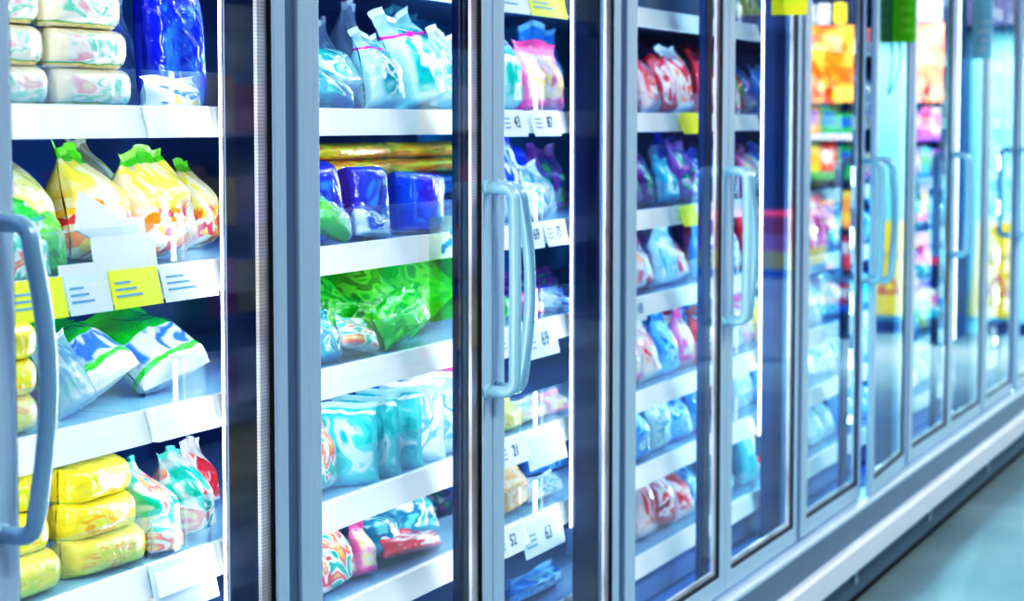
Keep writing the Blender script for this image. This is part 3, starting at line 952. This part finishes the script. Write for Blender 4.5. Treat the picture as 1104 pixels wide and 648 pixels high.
# green translucent shelf flag at the far end of the second door
m_flag = clearish('green_film', (.35, 1, .25), (.05, .75, .05), .34, 1.15, .1)
fl = empty('shelf_flag', (0, 0, 0))
A, B = P(463, 300, SHELF_Y - .03), P(492, 300, SHELF_Y - .03)
zt, zm, zb = P(478, 233, SHELF_Y - .03).z, P(478, 278, SHELF_Y - .03).z, P(478, 345, SHELF_Y - .03).z
fl.location = (A.x, SHELF_Y - .03, zm)
FW = B.x - A.x
MB().quad([(0, 0, .0005), (FW, 0, .0005), (FW, 0, zt - zm), (0, 0, zt - zm)]).build('printed_panel', clearish('pale_green_film', (.85, 1, .8), (.75, 1, .85), .38, 1.15, .1), fl)
MB().quad([(0, 0, zb - zm), (FW, 0, zb - zm), (FW, 0, -.0005), (0, 0, -.0005)]).build('green_panel', m_flag, fl)
for (u, v, r) in ((.75, .35, .009), (.5, .22, .010), (.8, .6, .007), (.62, .30, .008)):
    m = MB()
    bmesh.ops.create_circle(m.bm, cap_ends=True, segments=16, radius=r, matrix=Matrix.Translation(((B.x - A.x) * u, -.0012, (zt - zm) * v)) @ Matrix.Rotation(PI / 2, 4, 'X'))
    m.build('blue_blot', plain('blot_blue', (.02, .45, .9), .4), fl)
tag(fl, 'translucent green shelf flag with blue blots hanging from rail, second door', 'shelf flag')

# flags taped to the tops of doors, at right angles to the glass
def flag(px, lab, mat, wid, zlo, mat2=None):
    b = P(px, 60, -.016)
    o = MB().box(-.0008, .0008, -wid, 0, 0, .25).build('door_flag', mat)
    o.location = (b.x, -.016, zlo)
    m = MB()
    for k in range(4):
        m.box(-.0014, -.0009, -wid * .85, -wid * (.3 + .1 * (k % 2)), .03 + .035 * k, .045 + .035 * k)
    m.build('printed_lines', mat2 or mat, o)
    return tag(o, lab, 'flag', 'paper flags taped to door tops')
flag(831, 'yellow paper flag jutting from top of fifth glass door', M_YELF, .098, 1.835, M_LIME)
flag(962, 'green paper flag jutting from top of seventh glass door', plain('green_card', (.22, .80, .03), .5), .075, 1.815, plain('green_card_light', (.4, .9, .1), .5))
flag(1048, 'blue and white paper flag jutting from top of ninth glass door', plain('blue_card', (.45, .78, 1.0), .5, 0, .3, 9), .075, 1.80, M_WHITE)
b = P(966, 60, -.02)
c = MB().tube([(b.x, -.03, 1.82), (b.x + .03, -.03, 1.77), (b.x - .02, -.028, 1.70), (b.x - .12, -.026, 1.645)], .0025, 6).build('strand', M_GASKET, None, True)  # added in place of a thin dark reflection in the glass
tag(c, 'thin black cord standing in for a reflection below green flag on seventh door', 'strand')

# ------------------------------------------------------------------ shop around the case (seen mirrored in the glass)
XE = 16.0
def floor_mat():
    m, nt, out = mat_new('polished_floor')
    tc = nd(nt, 'ShaderNodeTexCoord')
    nz = nd(nt, 'ShaderNodeTexNoise', {'Vector': tc.outputs['Object'], 'Scale': 1.3, 'Detail': 5.0})
    c = ramp(nt, nz.outputs[0], [(.3, (.28, .40, .43)), (.55, (.38, .51, .53)), (.75, (.50, .62, .63))])
    b = nd(nt, 'ShaderNodeBsdfPrincipled', {'Base Color': c, 'Roughness': .55, 'Specular IOR Level': .3})
    nt.links.new(b.outputs[0], out.inputs[0])
    return m
struct(MB().box(-2, XE + .1, -7, 1.5, -.05, 0).build('floor', floor_mat()))
struct(MB().box(-2, XE + .1, -7, 1.5, 3.4, 3.45).build('ceiling', plain('ceiling_grey', (.30, .36, .42), .6)))
M_WALL = plain('pale_wall', (.34, .84, .95), .45, 0, .05, 2)
struct(MB().box(XE, XE + .1, -7, 1.5, 0, 3.4).build('wall_end', M_WALL))
struct(MB().box(-2, XE, -7.1, -7, 0, 3.4).build('wall_side', plain('side_wall', (.05, .10, .2), .5)))
struct(MB().box(-2, XE, 1.5, 1.6, 0, 3.4).build('wall_back', plain('back_wall', (.5, .6, .7), .5)))
struct(MB().box(-2.1, -2, -7, 1.6, 0, 3.4).build('wall_front', plain('front_wall', (.2, .26, .36), .5)))
struct(MB().box(XE - .015, XE - .001, -1.24, 0, 0, .09).build('baseboard_end', plain('navy_baseboard', (.03, .07, .16), .4)))

# caution board on the end wall
M_CAUT = plain('caution_yellow', (1.0, .78, .0), .4)
cs = empty('caution_sign', (XE - .02, -1.12, .13))
tag(cs, 'yellow caution board with red triangle against pale end wall', 'caution sign')
def yz_poly(pts, x, t=.004):
    m = MB()
    m.prism([(0, 0)] * 0 + pts, x, x + t)
    return m
yz_poly([(-.21, 0), (.21, 0), (.16, .70), (-.16, .70)], -.012, .012).build('board', M_CAUT, cs)
tri = [(-.09, .16), (.09, .16), (0, .34)]
yz_poly(tri, -.0145, .002).build('red_triangle', plain('caution_red', (.7, .03, .02), .4), cs)
yz_poly([(-.05, .185), (.05, .185), (0, .29)], -.017, .002).build('triangle_field', M_CAUT, cs)
text_part('CAUTION', .058, M_INK, cs, (-.0155, 0, .44), 'caution_text', (PI / 2, 0, -PI / 2))

# navy pillar, display racks, bins at the aisle end
nv = plain('navy_panel', (.02, .07, .20), .3)
struct(MB().box(XE - .02, XE - .003, -6.9, -2.68, .0, 2.245).build('trim_3', plain('dark_reflection_panel', (.04, .04, .11), .5)))  # dark panel added over the end wall to cut pale reflections in the glass
struct(MB().box(XE - .30, XE - .003, -6.9, -.02, 2.25, 3.39).build('trim_2', plain('dark_soffit', (.03, .04, .10), .5)))
struct(MB().box(XE - .35, XE - .003, -1.44, -1.345, 0, 2.245, .01).build('trim_1', nv))

M_RACK = plain('dark_rack', (.03, .06, .07), .4)
def poster_mat(name, cols, sc=1.6):
    m, nt, out = mat_new(name)
    tc = nd(nt, 'ShaderNodeTexCoord')
    nz = nd(nt, 'ShaderNodeTexNoise', {'Vector': tc.outputs['Object'], 'Scale': sc * 3, 'Detail': 1.0, 'Distortion': 1.0})
    c = ramp(nt, nz.outputs[0], [(.3 + .4 * i / (len(cols) - 1), k) for i, k in enumerate(cols)])
    b = nd(nt, 'ShaderNodeBsdfPrincipled', {'Base Color': c, 'Roughness': .4, 'Emission Color': c, 'Emission Strength': .06})  # faint emission added to lift the poster colours, no lit panel
    nt.links.new(b.outputs[0], out.inputs[0])
    return m
RC = [(.72, .02, .04), (1, .42, .03), (.03, .42, .10), (.75, .78, .85), (.40, .18, .70), (.03, .18, .65), (.90, .22, .45), (1, .72, .04), (.03, .50, .56)]
BOXM = [plain('carton_%s' % k, c, .4, 0, .2, 8) for k, c in zip(('red', 'orange', 'green', 'white', 'violet', 'blue', 'pink', 'yellow', 'teal'), RC)]
BOXW = ['red', 'orange', 'green', 'white', 'violet', 'blue', 'pink', 'yellow', 'teal']
CART = {}
def carton(x, y, z, w, d, h, ci, where, lv, nth):
    key = (ci, where)
    CART.setdefault(key, 0)
    CART[key] += 1
    o = MB().box(-w / 2, w / 2, -d / 2, d / 2, 0, h, .004).build('carton', BOXM[ci])
    MB().box(-w / 2 - .0015, -w / 2 - .0002, -d * .35, d * .35, h * .3, h * .75).build('carton_print', BOXM[(ci + 3) % 9], o)
    o.location = (x, y, z + .001)
    return tag(o, f'{BOXW[ci]} carton, {ORD[nth]} along {ORD[lv]} shelf up, {where}', 'carton', f'{BOXW[ci]} cartons on the {where}')

def rack(name_l, x, y0, y1, tops, poster, where, cis):
    r = empty('display_rack', (x, (y0 + y1) / 2, 0))
    tag(r, name_l, 'display rack')
    hw = (y1 - y0) / 2
    for s in (-1, 1):
        MB().box(-.2, .2, s * hw - .012, s * hw + .012, 0, 2.25).build('upright', M_RACK, r)
    MB().box(.17, .2, -hw, hw, 0, 2.25).build('back_panel', M_RACK, r)
    for z, ci in tops:
        MB().box(-.2, .17, -hw + .012, hw - .012, z - .05, z).build('rack_shelf', BOXM[ci], r)
    MB().box(-.212, -.2, -hw, hw, 1.70, 2.24).build('poster', poster, r)
    rng = random.Random(len(where))
    for lv, (z, ci) in enumerate(tops):
        for k in range(3):
            carton(x - .08, (y0 + y1) / 2 - hw + .012 + (2 * hw - .024) * (k + .5) / 3, z, .16, (2 * hw - .024) / 3 * .92, rng.uniform(.14, .22), rng.choice(cis), where, lv, k)
rack('dark display rack with orange sunburst poster at aisle end', XE - .6, -2.42, -2.02, [(.25, 5), (.55, 0), (.85, 1), (1.2, 2), (1.48, 3)],
     poster_mat('sunburst_poster', [(.80, .04, .0), (1, .22, .0), (1, .70, .12), (1, .30, .02)]), 'rack under orange poster', [0, 1, 2, 7, 5])
rack('dark display rack with red and peach poster beside navy pillar', XE - .8, -1.60, -1.36, [(.25, 8), (.62, 0), (.92, 0), (1.2, 5), (1.48, 4)],
     poster_mat('peach_poster', [(.75, .01, .03), (1, .28, .14), (1, .48, .3), (.7, .01, .06)]), 'rack under peach poster', [4, 6, 3, 8, 4])

for k, (yy, mm, ww) in enumerate(((-2.36, M_WHITE, 'white'), (-2.25, M_WHITE, 'white'), (-2.13, M_YELF, 'yellow'), (-1.57, M_WHITE, 'white'), (-1.49, M_WHITE, 'white'), (-1.41, M_WHITE, 'white'))):
    xx = XE - .82 if yy < -2 else XE - 1.02
    o = MB().box(-.002, .002, -.035 if yy > -2 else -.042, .035 if yy > -2 else .042, 2.26, 2.40).build('hanging_card', mm)
    MB().tube([(0, 0, 2.401), (0, 0, 3.39)], .0015, 5).build('string', M_INK, o)
    o.location = (xx, yy, 0)
    tag(o, f'{ww} card hung on a string above the {"orange" if yy < -2 else "peach"} poster, {ORD[k % 3]} from the far side', 'hanging card')

def chest(x, y, lab, bands):
    r = empty('promotion_bin', (x, y, 0))
    tag(r, lab, 'promotion bin')
    MB().box(-.45, .45, -.35, .35, 0, .55, .02).build('bin_body', BOXM[3], r)
    z = .55
    for h, ci in bands:
        MB().box(-.47, .47, -.37, .37, z, z + h, .008).build('bin_band', BOXM[ci], r)
        z += h
chest(14.1, -2.42, 'red and yellow banded promotion bin near the aisle end', [(.05, 5), (.12, 7), (.11, 6), (.12, 0)])

# gondola shelving across the aisle
def gondola(x, lab, where):
    r = empty('shelving_unit', (x, -3.95, 0))
    tag(r, lab, 'shelving')
    MB().box(-.6, .6, -.32, -.28, 0, 2.0).build('back_panel', M_RACK, r)
    for s in (-1, 1):
        MB().box(s * .6 - .015, s * .6 + .015, -.3, .3, 0, 2.0).build('upright', M_SHELF, r)
    rng = random.Random(int(x * 10))
    for lv, z in enumerate((.18, .62, 1.06, 1.5)):
        MB().box(-.585, .585, -.28, .3, z - .03, z).build('shelf', M_RACK, r)
        for k in range(4):
            carton(x - .585 + 1.17 * (k + .5) / 4, -3.78, z, .26, .22, rng.uniform(.22, .34), rng.randrange(9), where, lv, k)
for k, w_ in enumerate(('first', 'second', 'third', 'fourth')):
    gondola(7.6 + 1.35 * k, f'grey shelving across the aisle stacked with cartons, {w_} unit from the near end', f'{w_} shelving unit across the aisle')

# ------------------------------------------------------------------ lights
def area(name, loc, rot, sx, sy, e, col=(1, 1, 1), soft=None):
    l = bpy.data.lights.new(name, 'AREA')
    l.shape = 'RECTANGLE'
    l.size, l.size_y, l.energy, l.color = sx, sy, e, col
    if soft:                     # even lighting along the shelves, as a long frosted strip gives
        l.use_nodes = True
        nt = l.node_tree
        em = nt.nodes['Emission']
        fo = nt.nodes.new('ShaderNodeLightFalloff')
        fo.inputs['Strength'].default_value = soft
        nt.links.new(fo.outputs['Linear'], em.inputs['Strength'])
    o = bpy.data.objects.new(name, l)
    COL.objects.link(o)
    o.location, o.rotation_euler = loc, rot
    return o
LC = lambda i: (.90, .96, 1.0) if i < 3 else ((.80, .92, 1.0) if i == 3 else (.38, .76, 1.0))
LI = lambda i: 1.0 if i < 3 else (.95 if i == 3 else (.8 if i == 4 else .5))
for i, px in enumerate(POSTS[:12]):
    hinge = i % 2 == 1
    spots = ((-1, px - .037, .092), (1, px + .098, .055)) if hinge else ((1, px + .080, .045),)
    for sd, lx, ly in spots:
        # hinge mullion strips, plus hidden fill added at handle mullions, aimed along the shelves
        lo = i >= 5              # further along the lamps are shortened to brighten only the lower half
        o = area('case_led_fill', (lx, ly, .95 if lo else 1.45), (0, 0, 0), .008, .9 if lo else 1.6, 6, LC(i), (2.3 if hinge else 1.2) * LI(i))
        o.rotation_euler = Vector((sd * .7, .71, 0)).to_track_quat('-Z', 'Y').to_euler()
for j in range(len(JOINTS) - 2):
    for i, rz in enumerate(RAILZ[:-1]):
        if j >= 3 and i < 3:
            continue
        area('shelf_fill', ((JOINTS[j] + JOINTS[j + 1]) / 2, .165, rz + .016), (math.radians(20), 0, 0), 1.4, .012, .55 if j < 2 else .4, (.93, .97, 1.0) if j < 2 else (.55, .82, 1.0))  # fill added under the shelf lips to brighten the stock, hidden behind the rails
for k in range(5):
    cl = empty('ceiling_light', (1.5 + 3.2 * k, -2.3, 3.39))
    tag(cl, f'flush white ceiling light panel above the aisle, {ORD[k]} from near end', 'ceiling light', 'ceiling light panels above the aisle')
    MB().box(-.65, .65, -.35, .35, -.03, 0).build('housing', M_RAIL, cl)
    area('panel_lamp', (1.5 + 3.2 * k, -2.3, 3.35), (0, 0, 0), 1.2, .6, 50, (.95, .97, 1.0))
area('end_wall_fill', (14.0, -1.2, 2.9), (0, math.radians(-48), 0), 1.4, 1.4, 190, (.97, 1, 1))  # unseen fill added to brighten the mirrored end wall and sign

w = bpy.data.worlds.new('world')
SC.world = w
w.use_nodes = True
w.node_tree.nodes['Background'].inputs[0].default_value = (.62, .80, 1.0, 1)
w.node_tree.nodes['Background'].inputs[1].default_value = .55

SC.view_settings.view_transform = 'Standard'
SC.view_settings.look = 'None'
SC.view_settings.exposure = 0.0
SC.view_settings.use_curve_mapping = True
cm = SC.view_settings.curve_mapping
cm.use_clip = False
cv = cm.curves[3]
cv.points[0].location = (0, 0)
cv.points[1].location = (1, 1.35)
for x_, y_ in ((.05, .018), (.2, .15), (.45, .58)):
    cv.points.new(x_, y_)
cm.update()
SC.cycles.max_bounces = 10
SC.cycles.transparent_max_bounces = 24
SC.cycles.glossy_bounces = 5
SC.cycles.diffuse_bounces = 4
SC.cycles.caustics_reflective = False
SC.cycles.caustics_refractive = False
SC.cycles.sample_clamp_indirect = 6.0
